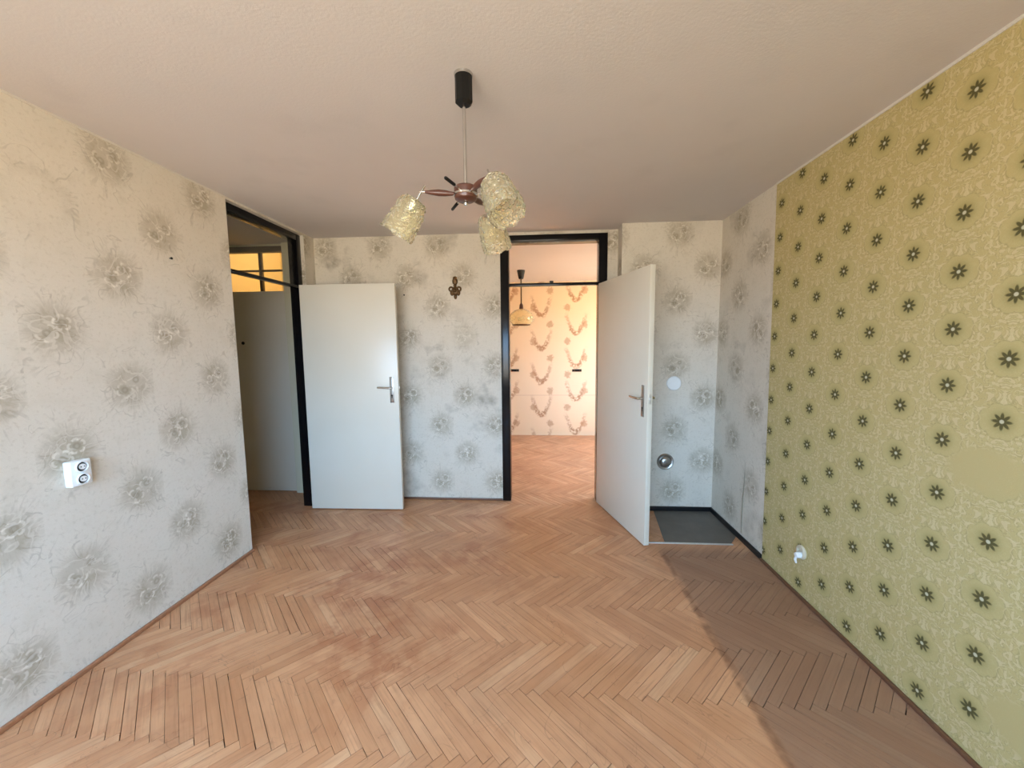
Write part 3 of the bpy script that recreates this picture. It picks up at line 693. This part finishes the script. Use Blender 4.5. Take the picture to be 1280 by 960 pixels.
# ------------------------------------------------------------------ sockets
SY, SZ = 1.575, 0.930; SD = 0.036
t = thing('wall_socket', 'white surface-mounted double power socket on a bouquet of the cream wall', 'socket', (XL, SY, SZ))
part('housing', MT['white'], t, lambda bm: bevbox(bm, (XL, SY-0.042, SZ-0.058), (XL+SD, SY+0.042, SZ+0.058), 0.006, 3), 40)
for dz in (0.028, -0.028):
    o = part('socket_well', MT['white'], t, lambda bm: lathe(bm, ((0.0245, 0.0), (0.0245, 0.010), (0.0215, 0.010), (0.0205, 0.001), (0.0, 0.001)), frame_m((XL+SD-0.001, SY, SZ+dz), (1, 0, 0)), 28), 40)
    part('socket_floor', MT['dark'], o, lambda bm: lathe(bm, ((0.0195, 0.002), (0.0, 0.002)), frame_m((XL+SD-0.0005, SY, SZ+dz), (1, 0, 0)), 24, False))
    part('insert', MT['white'], o, lambda bm: lathe(bm, ((0.013, 0.002), (0.013, 0.007), (0.0, 0.007)), frame_m((XL+SD-0.0008, SY+0.002, SZ+dz), (1, 0, 0)), 20), 40)
    for dy in (-0.0065, 0.0065): part('contact_hole', MT['dark'], o, lambda bm: lathe(bm, ((0.0026, 0.0066), (0.0026, 0.0072), (0.0, 0.0072)), frame_m((XL+SD-0.0006, SY+0.002+dy, SZ+dz), (1, 0, 0)), 10))
QY, QZ = 2.264, 0.273
t = thing('wall_socket', 'small yellowed wall socket with a white plug low on the green wallpaper', 'socket', (XR, QY, QZ))
part('cover', MT['dirty'], t, lambda bm: lathe(bm, ((0.040, 0.0025), (0.040, 0.010), (0.034, 0.016), (0.026, 0.016), (0.024, 0.006), (0.0, 0.006)), frame_m((XR, QY, QZ), (-1, 0, 0)), 30), 40)
pg = part('plug', MT['white'], t, lambda bm: lathe(bm, ((0.017, 0.006), (0.018, 0.030), (0.013, 0.042), (0.0, 0.044)), frame_m((XR, QY-0.006, QZ-0.014), (-1, 0, 0)), 20), 40)
part('cord_stub', MT['white'], pg, lambda bm: tube(bm, [(XR-0.036, QY-0.006, QZ-0.020), (XR-0.042, QY-0.006, QZ-0.040), (XR-0.036, QY-0.008, QZ-0.062)], [0.008, 0.007, 0.005], 10), 50)

# ------------------------------------------------------------------ brass wall ornament
OX, OZ = -0.768, 2.02; yw = D
t = thing('wall_ornament', 'small tarnished brass ornament hanging on the sooty bouquet wall', 'ornament', (OX, yw, OZ))
mO = lambda dx, dz: Matrix.Translation((OX+dx, yw, OZ+dz))
def disc(bm, dx, dz, rx, rz, th): lathe(bm, ((1.0, 0.0), (0.95, 0.5), (0.6, 0.9), (0.0, 1.0)), frame_m((OX+dx, yw, OZ+dz), (0, -1, 0)) @ Matrix.Diagonal((rx, rz, th, 1)), 24)
part('backplate', MT['brass'], t, lambda bm: disc(bm, 0, -0.030, 0.036, 0.042, 0.014), 60)
part('crest', MT['brass'], t, lambda bm: (disc(bm, 0, 0.058, 0.026, 0.034, 0.014), disc(bm, 0, 0.088, 0.020, 0.016, 0.010)), 60)
part('neck', MT['brass'], t, lambda bm: disc(bm, 0, 0.020, 0.014, 0.026, 0.016), 60)
part('pendant_tip', MT['brass'], t, lambda bm: disc(bm, 0.002, -0.080, 0.015, 0.024, 0.012), 60)
for s_ in (-1, 1):
    part('scroll', MT['brass'], t, lambda bm: torus(bm, frame_m((OX+s_*0.036, yw-0.009, OZ-0.012), (0, -1, 0)), 0.018, 0.008, 22), 60)
    part('leaf', MT['brass'], t, lambda bm: disc(bm, s_*0.030, -0.046, 0.018, 0.026, 0.014), 60)
part('boss', MT['brass'], t, lambda bm: lathe(bm, ((0.016, 0.010), (0.015, 0.020), (0.008, 0.026), (0.0, 0.027)), frame_m((OX, yw, OZ-0.026), (0, -1, 0)), 18), 60)

# ------------------------------------------------------------------ nails left in the walls
for p, ax, lab in (((XL, 2.140, 1.997), (1, 0, 0), 'dark nail left in the cream wall between two bouquets'), ((-1.267+0.02, D, 1.963), (0, -1, 0), 'dark nail left in the sooty wall beside the folded-back door')):
    bm = bmesh.new(); lathe(bm, ((0.003, -0.004), (0.003, 0.010), (0.007, 0.011), (0.007, 0.014), (0.0, 0.015)), frame_m(p, ax), 12)
    tag(obj('nail', bm, MT['blackpl'], smooth=40, at=p), lab, 'nail')

# ------------------------------------------------------------------ stairwell lamp (seen only as warm light behind the transom)
SLX, SLY = -2.55, 4.55
t = thing('stairwell_lamp', 'round globe lamp on the stairwell ceiling behind the transom', 'lamp', (SLX, SLY, 3.1))
part('base', MT['blackpl'], t, lambda bm: lathe(bm, ((0.05, 3.06), (0.05, 3.1)), Matrix.Translation((SLX, SLY, 0)), 20), 40)
me_, b_ = new_mat('lit_globe'); b_.inputs['Emission Color'].default_value = (1.0, 0.82, 0.56, 1); b_.inputs['Emission Strength'].default_value = 62.0
part('globe', me_, t, lambda bm: lathe(bm, ((0.03, 3.06), (0.08, 3.03), (0.10, 2.97), (0.08, 2.91), (0.0, 2.87)), Matrix.Translation((SLX, SLY, 0)), 24), 60)
